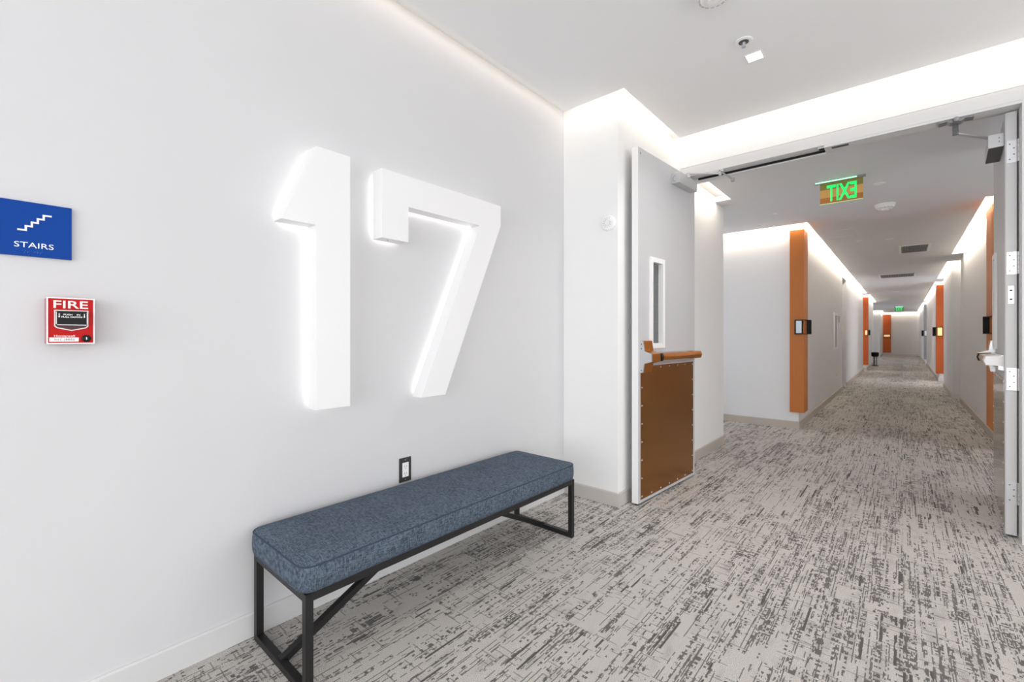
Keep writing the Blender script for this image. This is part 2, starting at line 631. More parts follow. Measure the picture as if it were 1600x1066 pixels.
# lobby ceiling: slab with a stepped edge, a light slot round it, and the slot's lid
b = bmesh.new()
prism(b, [(-1.752, -4.6), (3.6, -4.6), (3.6, 3.55), (-1.333, 3.55), (-1.333, 2.603), (-1.752, 2.603)], 'z', CL, CL + 0.05)
box(b, XL, 3.6, -4.6, YP, CL + 0.05, CL + 0.2)
box(b, XP, 3.6, YP, YH, CL + 0.05, CL + 0.2)
struct('ceiling', b, 'ceiling', 'pale grey lobby ceiling with a glowing slot along its edge')
cove((-1.757, -4.5), (-1.757, 2.60), CL + 0.035, (-1, 0), LOBBY_COVE * 0.3)
cove((-1.75, 2.609), (-1.34, 2.609), CL + 0.035, (0, 1), LOBBY_COVE)
cove((-1.339, 2.61), (-1.339, 3.54), CL + 0.035, (-1, 0), LOBBY_COVE)
cove((-1.33, 3.556), (3.5, 3.556), CL + 0.035, (0, 1), LOBBY_COVE * 0.9)


def baseboard(name, x0, y0, x1, y1, nx, ny, material, label, h=0.09, t=0.012):
    """a board along the wall line (x0,y0)-(x1,y1) standing proud on the side (nx,ny), with an eased top edge"""
    bm = bmesh.new()
    xa, xb = sorted((x0, x1))
    ya, yb = sorted((y0, y1))
    if nx:
        p = [(x0, 0.0), (x0 + nx * t, 0.0), (x0 + nx * t, h - 0.005), (x0 + nx * t * 0.5, h), (x0, h)]
        prism(bm, p, 'y', ya, yb)
    else:
        p = [(y0, 0.0), (y0 + ny * t, 0.0), (y0 + ny * t, h - 0.005), (y0 + ny * t * 0.5, h), (y0, h)]
        prism(bm, p, 'x', xa, xb)
    return struct(name, bm, material, label)


baseboard('baseboard_left', XL, -4.6, XL, YP - 0.012, 1, 0, 'base_white', 'white baseboard under the numeral wall')
baseboard('baseboard_left', XL, YP, XP + 0.012, YP, 0, -1, 'base_greige', 'greige baseboard across the pilaster front')
baseboard('baseboard_left', XP, YP, XP, YH, 1, 0, 'base_greige', 'greige baseboard on the pilaster side behind the left door')
baseboard('baseboard_left', XP, 3.80, XP, 5.0, 1, 0, 'base_taupe', 'taupe baseboard on the short wall just beyond the left door')
baseboard('baseboard_right', 0.62, YH, 3.6, YH, 0, -1, 'base_greige', 'greige baseboard right of the right door')

# ---- corridor walls
XA = -0.955
struct('wall_left', mbox(-3.0, -1.825 - 0.95, 4.9, 6.5, 0, 2.6), 'hall_wall', 'end wall of the side passage on the left')
b = bmesh.new()
box(b, -3.0, XA, 6.38, 11.57, 0, 2.6)
box(b, -3.0, -1.13, 11.57, 12.45, 0, 2.6)
box(b, -1.13, XA, 11.57, 12.45, 2.36, 2.6)
box(b, -3.0, XA, 12.45, 18.0, 0, 2.6)
struct('wall_left', b, 'hall_wall', 'left corridor wall behind the nearest orange panel')
struct('wall_left', mbox(-3.0, -0.90, 18.75, 23.0, 0, 2.6), 'hall_wall', 'left corridor wall behind the second orange panel')
struct('wall_left', mbox(-3.0, -0.92, 30.6, 33.8, 0, 2.6), 'hall_wall', 'last stretch of the left corridor wall')
struct('wall_left', mbox(-3.0, -2.3, 18.0, 30.6, 0, 2.6), 'hall_wall', 'back of the recesses on the left of the corridor')
XR = 0.74
struct('wall_right', mbox(XR, 3.2, 6.38, 10.75, 0, 2.6), 'hall_wall', 'right corridor wall beyond the open right door')
b = bmesh.new()
box(b, 0.675, 3.2, 11.35, 13.7, 0, 2.6)
struct('wall_right', b, 'hall_wall', 'right corridor wall that steps out past the first recess')
b = bmesh.new()
box(b, 0.675, 3.2, 15.45, 23.2, 0, 2.6)
struct('wall_right', b, 'hall_wall', 'right corridor wall behind the far orange panel')
b = bmesh.new()
box(b, 0.675, 3.2, 24.4, 32.3, 0, 2.6)
box(b, 0.675, 3.2, 33.3, 33.8, 0, 2.6)
box(b, 0.675, 3.2, 32.3, 33.3, 2.36, 2.6)
box(b, 0.80, 3.2, 32.3, 33.3, 0, 2.36)
struct('wall_right', b, 'hall_wall', 'last stretch of the right corridor wall')
struct('wall_right', mbox(1.6, 3.2, 10.75, 11.35, 0, 2.6), 'hall_wall', 'back of the first recess on the right')
struct('wall_right', mbox(1.6, 3.2, 13.7, 15.45, 0, 2.6), 'hall_wall', 'back of the second recess on the right')
struct('wall_right', mbox(1.6, 3.2, 23.2, 24.4, 0, 2.6), 'hall_wall', 'back of the third recess on the right')
struct('wall_right', mbox(2.3, 3.2, 3.8, 6.38, 0, 2.6), 'hall_wall', 'end wall of the side passage on the right')
struct('wall_front', mbox(-3.2, 3.4, 33.8, 34.0, 0, 2.6), 'hall_wall', 'white wall closing the far end of the corridor')

# corridor ceiling with light slots
HW = 0.02      # the slots run a little into the walls so that no slab edge lies in a wall face
holes = [(-1.42 - HW, -1.27, 3.86, 4.72),
         (-2.75, -0.85, 6.28, 6.38 + HW), (XA - HW, -0.85, 6.28, 17.9),
         (-2.2, -0.80, 18.63, 18.75 + HW), (-0.90 - HW, -0.80, 18.63, 22.9),
         (-2.2, -0.82, 30.5, 30.6 + HW), (-0.92 - HW, -0.82, 30.5, 33.7),
         (-0.82, 0.61, 33.7, 33.8 + HW),
         (0.60, 2.2, 6.26, 6.38 + HW), (0.60, XR + HW, 6.26, 10.25),
         (0.60, 1.5, 11.25, 11.35 + HW), (0.60, 0.675 + HW, 11.25, 14.45),
         (0.60, 1.5, 15.35, 15.45 + HW), (0.60, 0.675 + HW, 15.35, 23.9),
         (0.60, 1.5, 24.3, 24.4 + HW), (0.60, 0.675 + HW, 24.3, 33.7)]
b = bmesh.new()
grid_slab(b, -3.0, 3.2, 3.80, 33.85, CH, CH + 0.05, holes, 'z')
box(b, -3.0, 3.2, 3.80, 33.8, CH + 0.05, CH + 0.13)
struct('ceiling', b, 'hall_ceiling', 'grey corridor ceiling with glowing slots along both walls')
zc = CH + 0.035
HP = HALL_COVE
cove((-1.276, 3.9), (-1.276, 4.70), zc, (-1, 0), HP * 0.7)
cove((-2.7, 6.286), (-0.86, 6.286), zc, (0, 1), HP)
cove((-0.856, 6.30), (-0.856, 17.85), zc, (-1, 0), HP)
cove((-2.1, 18.636), (-0.81, 18.636), zc, (0, 1), HP)
cove((-0.806, 18.7), (-0.806, 22.85), zc, (-1, 0), HP)
cove((-2.1, 30.506), (-0.83, 30.506), zc, (0, 1), HP)
cove((-0.826, 30.55), (-0.826, 33.6), zc, (-1, 0), HP)
cove((-0.80, 33.706), (0.58, 33.706), zc, (0, 1), HP)
cove((0.62, 6.266), (2.2, 6.266), zc, (0, 1), HP)
cove((0.606, 6.30), (0.606, 10.2), zc, (1, 0), HP)
cove((0.61, 11.256), (1.45, 11.256), zc, (0, 1), HP)
cove((0.606, 11.3), (0.606, 14.4), zc, (1, 0), HP)
cove((0.61, 15.356), (1.45, 15.356), zc, (0, 1), HP)
cove((0.606, 15.4), (0.606, 23.8), zc, (1, 0), HP)
cove((0.61, 24.306), (1.45, 24.306), zc, (0, 1), HP)
cove((0.606, 24.4), (0.606, 33.6), zc, (1, 0), HP)

bt = 'base_taupe'
baseboard('baseboard_left', -2.775, 6.38, XA + 0.012, 6.38, 0, -1, bt, 'taupe baseboard across the wall end under the nearest orange panel')
baseboard('baseboard_left', XA, 6.38, XA, 11.57, 1, 0, bt, 'taupe baseboard along the left corridor wall before the recessed door')
baseboard('baseboard_left', XA, 12.45, XA, 18.0, 1, 0, bt, 'taupe baseboard along the left corridor wall past the recessed door')
baseboard('baseboard_left', -1.6, 18.75, -0.888, 18.75, 0, -1, bt, 'taupe baseboard under the second orange panel')
baseboard('baseboard_left', -0.90, 18.75, -0.90, 23.0, 1, 0, bt, 'taupe baseboard behind the small black stand')
baseboard('baseboard_left', -0.92, 30.6, -0.92, 33.8, 1, 0, bt, 'taupe baseboard at the far left end of the corridor')
baseboard('baseboard_right', XR, 6.38, XR, 10.75, -1, 0, bt, 'taupe baseboard along the right corridor wall beyond the right door')
baseboard('baseboard_right', 0.663, 11.35, 1.6, 11.35, 0, -1, 'base_white', 'pale baseboard across the first step on the right')
baseboard('baseboard_right', 0.675, 11.35, 0.675, 13.7, -1, 0, bt, 'taupe baseboard along the right wall past the first recess')
baseboard('baseboard_right', 0.663, 15.45, 1.6, 15.45, 0, -1, 'base_white', 'pale baseboard under the far right orange panel')
baseboard('baseboard_right', 0.675, 15.45, 0.675, 23.2, -1, 0, bt, 'taupe baseboard along the right wall past the far orange panel')
baseboard('baseboard_right', 0.675, 24.4, 0.675, 32.3, -1, 0, bt, 'taupe baseboard at the far right end of the corridor')
baseboard('baseboard_front', -0.908, 33.8, 0.663, 33.8, 0, -1, 'base_white', 'pale baseboard across the corridor end wall')


def unit_door(name, label, axis_x, y0, y1, side, h=2.34):
    """a flat apartment door set in a recess of a corridor wall"""
    d = thing(name, label, None, (axis_x, y0, 0), kind='structure')
    t = 0.03 * side
    obj('door_leaf', mbox(min(axis_x, axis_x + t), max(axis_x, axis_x + t), y0 + 0.05, y1 - 0.05, 0.01, h - 0.05), 'door_dark', d)
    f = bmesh.new()
    grid_slab(f, y0 + 0.002, y1 - 0.002, 0, h, axis_x, axis_x + 1.4 * t, [(y0 + 0.05, y1 - 0.05, -1, h - 0.05)], 'x')
    obj('door_frame', f, 'frame', d)
    hb = bmesh.new()
    lathe(hb, [(0.026, 0.0), (0.026, 0.01 * side), (0.01, 0.012 * side), (0.01, 0.05 * side)], (axis_x + t, y0 + 0.12, 1.0), 'x', 16)
    box(hb, *sorted((axis_x + t + 0.04 * side, axis_x + t + 0.06 * side)), y0 + 0.11, y0 + 0.24, 0.99, 1.012)
    obj('door_handle', hb, 'silver', d)
    return d


unit_door('door_3', 'grey apartment door recessed in the left corridor wall', -1.13, 11.57, 12.45, 1)
unit_door('door_4', 'grey apartment door recessed near the far right end of the corridor', 0.80, 32.3, 33.3, -1)

# ---- double-egress door frame
fr = thing('trim_1', 'pale grey steel frame of the double doors', None, (-0.405, 3.73, 0), kind='structure')
b = bmesh.new()
XH0, XH1 = -1.322, 0.485
box(b, -1.372, 0.552, YH - 0.014, YH, 2.408, 2.468)          # face of the head toward the lobby
box(b, -1.372, 0.552, YH, 3.814, 2.408, 2.488)
obj('frame_head', b, 'frame', fr)
obj('door_stop', mbox(XH0, -0.40, 3.742, 3.80, 2.386, 2.408), 'frame', fr)
obj('door_stop', mbox(-0.40, XH1, YH - 0.012, 3.735, 2.392, 2.408), 'frame', fr)
obj('jamb', mbox(-1.372, XH0, YH - 0.014, 3.814, 0.0, 2.408), 'frame', fr)
obj('jamb', mbox(XH1, 0.552, YH - 0.014, 3.814, 0.0, 2.408), 'frame', fr)
obj('smoke_seal', mbox(-1.25, -0.40, 3.728, 3.742, 2.394, 2.4075), 'black', fr)
b = bmesh.new()
box(b, -0.435, -0.385, YH + 0.004, 3.70, 2.396, 2.408)
obj('latch_strike', b, 'silver', fr)
obj('strike_slot', mbox(-0.43, -0.40, YH + 0.002, YH + 0.03, 2.390, 2.396), 'black', fr)
obj('strike_plate', mbox(-0.36, -0.27, 3.66, 3.69, 2.389, 2.392), 'dark_grey', fr)

# ================================================================== DOOR LEAVES
W, T = 0.905, 0.046


def leaf_frame(hinge, free, flip):
    ex = (Vector(free) - Vector(hinge))
    ang = math.atan2(ex.y, ex.x)
    return hinge, ang


def exit_device(d, z0=0.955, bar_m='bronze', cap_m='bronze', inner=False):
    """panic bar and latch case, in leaf coordinates (u from hinge, n out of the face)"""
    zc_ = z0 + 0.03
    p = bmesh.new()
    # rail behind the bar
    prism(p, [(0.0, zc_ - 0.055), (0.022, zc_ - 0.05), (0.022, zc_ + 0.028), (0.0, zc_ + 0.034)], 'x', 0.06, 0.79)
    dev = obj('panic_bar_rail', p, 'silver', d, True)
    p = bmesh.new()
    prism(p, [(0.02, zc_ - 0.026), (0.075, zc_ - 0.022), (0.082, zc_), (0.075, zc_ + 0.022), (0.02, zc_ + 0.026)], 'x', 0.20, 0.715, 0.002)
    bar_ = obj('push_bar', p, bar_m, d, True)
    p = bmesh.new()
    prism(p, [(0.02, zc_ - 0.030), (0.082, zc_ - 0.026), (0.09, zc_), (0.082, zc_ + 0.026), (0.02, zc_ + 0.030)], 'x', 0.715, 0.745, 0.002)
    obj('bar_collar', p, 'black', d, True)
    p = bmesh.new()
    prism(p, [(0.0, zc_ - 0.030), (0.072, zc_ - 0.026), (0.08, zc_), (0.072, zc_ + 0.026), (0.0, zc_ + 0.030)], 'x', 0.05, 0.20, 0.003)
    obj('end_cap', p, cap_m, d, True)
    # latch case: narrow ends, deep nose in the middle
    prof = [(0.0, zc_ - 0.100), (0.022, zc_ - 0.100), (0.032, zc_ - 0.040), (0.084, zc_ - 0.026), (0.084, zc_ + 0.026), (0.032, zc_ + 0.044), (0.022, zc_ + 0.112), (0.0, zc_ + 0.112)]
    p = bmesh.new()
    prism(p, prof, 'x', 0.755, 0.872, 0.002)
    obj('latch_case', p, 'bronze', d, True)
    p = bmesh.new()
    prism(p, [(a * 1.0, zb) for a, zb in prof], 'x', 0.872, 0.885)
    sp = obj('latch_side_plate', p, 'silver', d, True)
    sp['label'] = 'pale silver side plate'
    p = bmesh.new()
    for zz in (zc_ - 0.085, zc_ + 0.06, zc_ + 0.09):
        lathe(p, [(0.004, 0.0), (0.004, 0.002)], (0.885, 0.013, zz), 'x', 8)
    s_ = obj('latch_screw', p, 'dark_grey', sp, True)
    if inner:
        p = bmesh.new()
        prism(p, [(a * 0.98, zb) for a, zb in prof], 'x', 0.748, 0.756)
        ip = obj('latch_inner_plate', p, 'silver', d, True)
        ip['label'] = 'pale silver inner side plate'
    return bar_


def leaf_mesh(hole=None):
    b = bmesh.new()
    # the leaf lies in local u (x), n (y: 0 face .. -T), z
    grid_slab(b, 0.0, W, 0.014, 2.386, -T, 0.0, [hole] if hole else [], 'y')
    return b


def kick_plate(d, u0, u1, z0, z1, material, label):
    k = obj('kick_plate', mbox(u0, u1, 0.0005, 0.0025, z0, z1), material, d, True)
    if label:
        k['label'] = label
    sm = None
    spots = [(u0 + 0.015, z0 + 0.02 + i * (z1 - z0 - 0.04) / 7) for i in range(8)]
    spots += [(u1 - 0.015, z0 + 0.02 + i * (z1 - z0 - 0.04) / 7) for i in range(8)]
    spots += [(u0 + 0.015 + i * (u1 - u0 - 0.03) / 6, z0 + 0.015) for i in range(1, 6)]
    spots += [(u0 + 0.015 + i * (u1 - u0 - 0.03) / 6, z1 - 0.015) for i in range(1, 6)]
    for u, z in spots:
        if sm is None:
            p = bmesh.new()
            lathe(p, [(0.006, 0.0), (0.005, 0.0018), (0.002, 0.0026)], (0, 0, 0), 'y', 10)
            s0 = obj('screw', p, 'silver', k, True)
            sm = s0.data
            s0.location = (u, 0.0025, z)
        else:
            s1 = bpy.data.objects.new('screw', sm)
            COL.objects.link(s1)
            s1.parent = k
            s1.location = (u, 0.0025, z)
    return k


# left leaf: opens into the lobby
A, Fr = (-1.266, 3.690), (-1.322, 2.79)
ang = math.atan2(Fr[1] - A[1], Fr[0] - A[0])
dl = thing('door_1', 'open pale grey left door leaf with narrow window, bronze kick plate and bronze push bar', None, (A[0], A[1], 0), ang, kind='structure')
obj('door_leaf', leaf_mesh((0.575, 0.725, 1.075, 1.645)), 'door', dl, True)
obj('edge_strip', mbox(W, W + 0.002, -T, 0.0, 0.014, 2.386), 'door_edge', dl, True)  # pale strip paints the light that falls on the leaf's edge
b = bmesh.new()
frame_ring(b, 0.545, 0.755, 1.045, 1.675, 0.034, 0.0005, 0.014, 'y')
frame_ring(b, 0.575, 0.725, 1.075, 1.645, 0.004, -T + 0.002, 0.0, 'y')
frame_ring(b, 0.545, 0.755, 1.045, 1.675, 0.034, -T - 0.012, -T - 0.0005, 'y')
obj('vision_frame', b, 'door_edge', dl, True)
obj('vision_glass', mbox(0.579, 0.721, -0.027, -0.021, 1.079, 1.641), 'glass', dl, True)
kick_plate(dl, 0.035, 0.875, 0.035, 0.925, 'kick_bronze', 'brushed bronze kick plate with a row of screws round it')
exit_device(dl)
b = bmesh.new()
box(b, 0.10, 0.42, 0.0005, 0.062, 2.255, 2.325, 0.003)
cl = obj('door_closer', b, 'closer', dl, True)
b = bmesh.new()
for i in range(7):
    a_ = PI * 0.5 + PI * i / 6
    box(b, 0.4205, 0.4215, 0.030 + 0.016 * math.cos(a_) - 0.003, 0.030 + 0.016 * math.cos(a_) + 0.003, 2.288 + 0.02 * math.sin(a_) - 0.003, 2.288 + 0.02 * math.sin(a_) + 0.003)
obj('closer_mark', b, 'grey_plastic', cl, True)
Minv = ROOT[dl.name].inverted()
b = bmesh.new()
p1, p2, p3 = (-1.222, 3.42, 2.352), (-0.975, 3.56, 2.352), (-0.955, 3.60, 2.372)
lathe(b, [(0.014, 0.0), (0.014, 0.036)], (-1.222, 3.42, 2.322), 'z', 14)
bar(b, p1, (-1.052, 3.615, 2.368), 0.018, 0.008)
lathe(b, [(0.011, 0.0), (0.011, 0.03)], (-1.05, 3.617, 2.352), 'z', 12)
obj('closer_arm', b, 'closer', dl)
b = bmesh.new()
bar(b, (-1.056, 3.622, 2.392), (-0.952, 3.60, 2.292), 0.022, 0.010)
lathe(b, [(0.012, 0.0), (0.012, 0.028)], (-0.957, 3.60, 2.282), 'z', 12)
obj('arm_link', b, 'arm_grey', dl)
b = bmesh.new()
box(b, -1.14, -1.03, 3.618, 3.6355, 2.384, 2.402)
obj('arm_shoe', b, 'closer', dl)
obj('screw_hole', mbox(0.872, 0.878, 0.0, 0.001, 2.345, 2.355), 'black', dl, True)

# right leaf: opens into the corridor
Bh, Bf = (0.433, 3.735), (0.484, 4.636)
ang2 = math.atan2(Bf[1] - Bh[1], Bf[0] - Bh[0])
dr = thing('door_2', 'open pale grey right door leaf seen almost edge on, its hinges facing the lobby', None, (Bh[0], Bh[1], 0), ang2, kind='structure')
obj('door_leaf', leaf_mesh((0.575, 0.725, 1.075, 1.645)), 'door', dr, True)
obj('edge_strip', mbox(-0.002, 0.0, -T + 0.004, -0.004, 0.014, 2.386), 'frame', dr, True)
b = bmesh.new()
frame_ring(b, 0.545, 0.755, 1.045, 1.675, 0.034, 0.0005, 0.014, 'y')
frame_ring(b, 0.575, 0.725, 1.075, 1.645, 0.004, -T + 0.002, 0.0, 'y')
frame_ring(b, 0.545, 0.755, 1.045, 1.675, 0.034, -T - 0.012, -T - 0.0005, 'y')
obj('vision_frame', b, 'door_edge', dr, True)
obj('vision_glass', mbox(0.579, 0.721, -0.027, -0.021, 1.079, 1.641), 'glass', dr, True)
kick_plate(dr, 0.03, 0.875, 0.035, 0.89, 'kick_steel', 'polished metal kick plate mirroring the carpet')
exit_device(dr, 0.955, 'bar_taupe', 'white_plastic', True)
for zb in (2.10, 1.475, 0.825, 0.19):
    b = bmesh.new()
    box(b, -0.006, -0.002, -T + 0.002, -0.006, zb, zb + 0.125)
    h = obj('hinge', b, 'silver', dr, True)
    b = bmesh.new()
    for k in range(5):
        lathe(b, [(0.007, 0.0), (0.007, 0.0235)], (-0.010, -T - 0.006, zb + 0.0005 + k * 0.025), 'z', 12)
    obj('hinge_knuckle', b, 'silver', h, True)
    b = bmesh.new()
    for k, (yy, zz) in enumerate(((-0.018, 0.02), (-0.034, 0.045), (-0.034, 0.08), (-0.018, 0.105))):
        lathe(b, [(0.0035, 0.0), (0.0035, -0.001)], (-0.006, yy, zb + zz), 'x', 8)
    obj('hinge_screws', b, 'dark_grey', h, True)
b = bmesh.new()
box(b, -0.004, -0.002, -0.034, -0.012, 1.31, 1.41)
st = obj('edge_plate', b, 'silver', dr, True)
b = bmesh.new()
for zz in (1.335, 1.385):
    lathe(b, [(0.006, 0.0), (0.006, -0.0015)], (-0.004, -0.023, zz), 'x', 10)
obj('edge_plate_screws', b, 'dark_grey', st, True)
b = bmesh.new()
box(b, 0.03, 0.35, 0.0005, 0.064, 2.215, 2.290, 0.003)
cl2 = obj('door_closer', b, 'closer', dr, True)
cl2['label'] = 'grey closer body with dark underside'
obj('closer_underside', mbox(0.034, 0.346, 0.003, 0.062, 2.211, 2.2145), 'dark_grey', cl2, True)  # darker sheet covering the underside of the closer body
b = bmesh.new()
for zz in (2.245, 2.265):
    lathe(b, [(0.003, 0.0), (0.003, -0.001)], (0.03, 0.02, zz), 'x', 8)
obj('closer_screws', b, 'dark_grey', cl2, True)
b = bmesh.new()
lathe(b, [(0.014, 0.0), (0.014, 0.04)], (0.402, 3.93, 2.288), 'z', 14)
bar(b, (0.402, 3.93, 2.318), (0.232, 3.70, 2.318), 0.022, 0.008)
obj('closer_arm', b, 'closer', dr)
b = bmesh.new()
bar(b, (0.232, 3.70, 2.312), (0.232, 3.70, 2.388), 0.026, 0.012, (0, 1, 0))
obj('arm_link', b, 'dark_grey', dr)
b = bmesh.new()
prism(b, [(0.160, 2.380), (0.195, 2.384), (0.210, 2.372), (0.255, 2.372), (0.270, 2.384), (0.305, 2.380), (0.305, 2.3915), (0.160, 2.3915)], 'y', 3.650, 3.712)
lathe(b, [(0.016, 0.0), (0.013, -0.016), (0.004, -0.02)], (0.232, 3.650, 2.384), 'y', 14)
obj('arm_shoe', b, 'arm_grey', dr)

# ================================================================== NUMERALS
XF0, XF1 = -1.829, -1.757


def inset(pts, d):
    n = len(pts)
    area = sum(pts[i][0] * pts[(i + 1) % n][1] - pts[(i + 1) % n][0] * pts[i][1] for i in range(n))
    sgn = 1 if area > 0 else -1
    out = []
    for i in range(n):
        p0, p1, p2 = Vector(pts[i - 1]), Vector(pts[i]), Vector(pts[(i + 1) % n])
        e1, e2 = (p1 - p0).normalized(), (p2 - p1).normalized()
        n1, n2 = Vector((-e1.y, e1.x)) * sgn, Vector((-e2.y, e2.x)) * sgn
        bis = (n1 + n2) / (1 + n1.dot(n2))
        q = p1 + bis * d
        out.append((q.x, q.y))
    return out


def numeral(name, label, pts, pegs):
    y0 = min(p[0] for p in pts)
    z0 = min(p[1] for p in pts)
    t = thing(name, label, 'numeral', (XF0, y0, z0), group=None)
    bm = bmesh.new()
    prism(bm, pts, 'x', XF0, XF1, 0.0012)
    obj('numeral_body', bm, 'letter', t)
    bm = bmesh.new()
    prism(bm, inset(pts, 0.012), 'x', XF0 - 0.004, XF0 - 0.0002)
    obj('light_panel', bm, 'halo', t)
    for py, pz in pegs:
        bm = bmesh.new()
        lathe(bm, [(0.006, 0.0), (0.006, XF0 - 0.0045 - XL)], (XL + 0.0005, py, pz), 'x', 10)
        obj('standoff', bm, 'silver', t)
    return t


numeral('numeral_one', 'large white backlit numeral 1 on the wall left of the 7',
        [(0.830, 0.834), (0.9755, 0.834), (0.9755, 1.886), (0.830, 1.886), (0.696, 1.571), (0.829, 1.571)],
        [(0.90, 0.95), (0.90, 1.75)])
seven = numeral('numeral_seven', 'large white backlit numeral 7 on the wall above the bench',
                [(1.127, 1.882), (1.127, 1.571), (1.271, 1.571), (1.271, 1.738), (1.743, 1.738), (1.345, 0.831), (1.497, 0.831), (1.914, 1.767), (1.914, 1.882)],
                [(1.19, 1.8), (1.83, 1.8), (1.46, 0.95)])
b = bmesh.new()
lathe(b, [(0.004, 0.0), (0.004, -0.001)], (-1.79, 1.18, 1.571), 'z', 10)
obj('fixing_screw', b, 'grey_plastic', seven)

# ================================================================== BENCH
bx0, bx1, by0, by1 = -1.826, -1.386, 0.612, 2.135
bench = thing('bench', 'long bench with blue linen seat and black steel frame under the 7', 'bench', ((bx0 + bx1) / 2, (by0 + by1) / 2, 0))
# upholstered seat: rounded plan corners, crowned top
bm = bmesh.new()
hx, hy, rc = (bx1 - bx0) / 2, (by1 - by0) / 2, 0.045
cx_, cy_ = (bx0 + bx1) / 2, (by0 + by1) / 2


def outline(off, nseg=6):
    pts, gaps = [], []
    for (sx, sy, a0) in ((1, 1, 0), (-1, 1, 90), (-1, -1, 180), (1, -1, 270)):
        r = max(rc + off, 0.012)
        ccx, ccy = cx_ + sx * (hx + off - r), cy_ + sy * (hy + off - r)
        for k in range(nseg + 1):
            a = math.radians(a0 + 90 * k / nseg)
            pts.append((ccx + r * math.cos(a), ccy + r * math.sin(a)))
            gaps.append((8 if sx == sy else 24) if k == nseg else 1)
    # densify the long sides
    out = []
    for k in range(len(pts)):
        p, q = Vector(pts[k]), Vector(pts[(k + 1) % len(pts)])
        out.append(p)
        m = gaps[k]
        for s in range(1, m):
            out.append(p.lerp(q, s / m))
    return out


prof = [(-0.010, 0.325), (-0.002, 0.328), (0.0035, 0.345), (0.005, 0.368), (0.004, 0.395), (0.0015, 0.4075), (-0.001, 0.4105), (-0.006, 0.4135), (-0.014, 0.4175), (-0.03, 0.4225), (-0.06, 0.4290), (-0.10, 0.4340), (-0.15, 0.4365), (-0.205, 0.4375)]
rings = []
for off, z in prof:
    rings.append([bm.verts.new((p.x, p.y, z)) for p in outline(off)])
nr = len(rings[0])
for k in range(len(rings) - 1):
    for i in range(nr):
        j = (i + 1) % nr
        f = bm.faces.new((rings[k][i], rings[k][j], rings[k + 1][j], rings[k + 1][i]))
        f.smooth = True
bm.faces.new(rings[0])
f = bm.faces.new(rings[-1])
seat = obj('seat', bm, 'fabric', bench)
# welt seam round the top edge
bm = bmesh.new()
op = outline(0.0)
tube = []
for i in range(len(op)):
    p, q = op[i - 1], op[(i + 1) % len(op)]
    d = (q - p).normalized()
    nrm = Vector((d.y, -d.x))
    tube.append([bm.verts.new((op[i].x + nrm.x * 0.0028 * math.cos(a), op[i].y + nrm.y * 0.0028 * math.cos(a), 0.4095 + 0.0028 * math.sin(a))) for a in (0, PI / 3, 2 * PI / 3, PI, 4 * PI / 3, 5 * PI / 3)])
for i in range(len(tube)):
    j = (i + 1) % len(tube)
    for k in range(6):
        bm.faces.new((tube[i][k], tube[i][(k + 1) % 6], tube[j][(k + 1) % 6], tube[j][k]))
obj('piping', bm, 'piping', seat)
tb = 0.025
fx0, fx1, fy0, fy1 = bx0 + 0.008, bx1 - 0.006, by0 + 0.012, by1 - 0.008
b = bmesh.new()
box(b, fx0, fx0 + tb, fy0, fy1, 0.300, 0.325)
box(b, fx1 - tb, fx1, fy0, fy1, 0.300, 0.325)
box(b, fx0 + tb, fx1 - tb, fy0, fy0 + tb, 0.300, 0.325)
box(b, fx0 + tb, fx1 - tb, fy1 - tb, fy1, 0.300, 0.325)
xm = (fx0 + fx1) / 2
box(b, fx0 + tb, fx1 - tb, 1.24, 1.265, 0.300, 0.3245)
box(b, fx0 + tb, fx1 - tb, 1.48, 1.505, 0.300, 0.3245)
obj('top_frame', b, 'black_metal', bench)
for lx in (fx0, fx1 - tb):
    for ly in (fy0, fy1 - tb):
        obj('leg', mbox(lx, lx + tb, ly, ly + tb, 0.0, 0.300, bev=0.0015), 'black_metal', bench)
for ly in (fy0, fy1 - tb):
    obj('foot_rail', mbox(fx0 + tb, fx1 - tb, ly, ly + tb, 0.0, tb, bev=0.0015), 'black_metal', bench)
for ya, yb_ in ((fy0 + tb * 0.5, 1.25), (fy1 - tb * 0.5, 1.495)):
    b = bmesh.new()
    bar(b, (xm, ya, 0.016), (xm, yb_, 0.312), tb)
    obj('brace', b, 'black_metal', bench)

# ================================================================== WALL ITEMS OF THE LOBBY
RY, UZ = (0, 1, 0), (0, 0, 1)
# stairs sign
sg = thing('stairs_sign', 'blue square sign with white stair pictogram on the left wall', 'sign', (XL, -0.012, 1.353))
obj('sign_plate', mbox(XL, -1.840, -0.012, 0.141, 1.353, 1.5045), 'sign_blue', sg)
b = place_text(text_bm('STAIRS', 0.0150, 0.0765, 0.0016, 0.0), (-1.8398, 0.0275, 1.3765), RY, UZ)
obj('lettering', b, 'white_print', sg)
b = bmesh.new()
yy, zz = 0.0335, 1.4245
tw, th, st_ = 0.0160, 0.0118, 0.0044
runs = []
for k in range(5):
    ln = tw if k in (0, 4) else 0.0115
    box(b, -1.8400, -1.8388, yy, yy + ln, zz - st_ / 2, zz + st_ / 2)
    yy += ln
    if k < 4:
        box(b, -1.8400, -1.8387, yy - st_ / 2, yy + st_ / 2, zz - st_ / 2, zz + th + st_ / 2)
        zz += th
obj('stair_pictogram', b, 'white_print', sg)
b = bmesh.new()
dots = {'s': (1, 2, 3 + 1), 't': (1, 2, 3, 4), 'a': (0,), 'i': (1, 3), 'r': (0, 1, 2, 4)}
cell = {'s': ((0, 1), (1, 0), (2, 0)), 't': ((0, 1), (1, 0), (1, 1), (2, 0)), 'a': ((0, 0),), 'i': ((0, 1), (1, 0)), 'r': ((0, 0), (1, 0), (1, 1), (2, 0))}
yy = 0.047
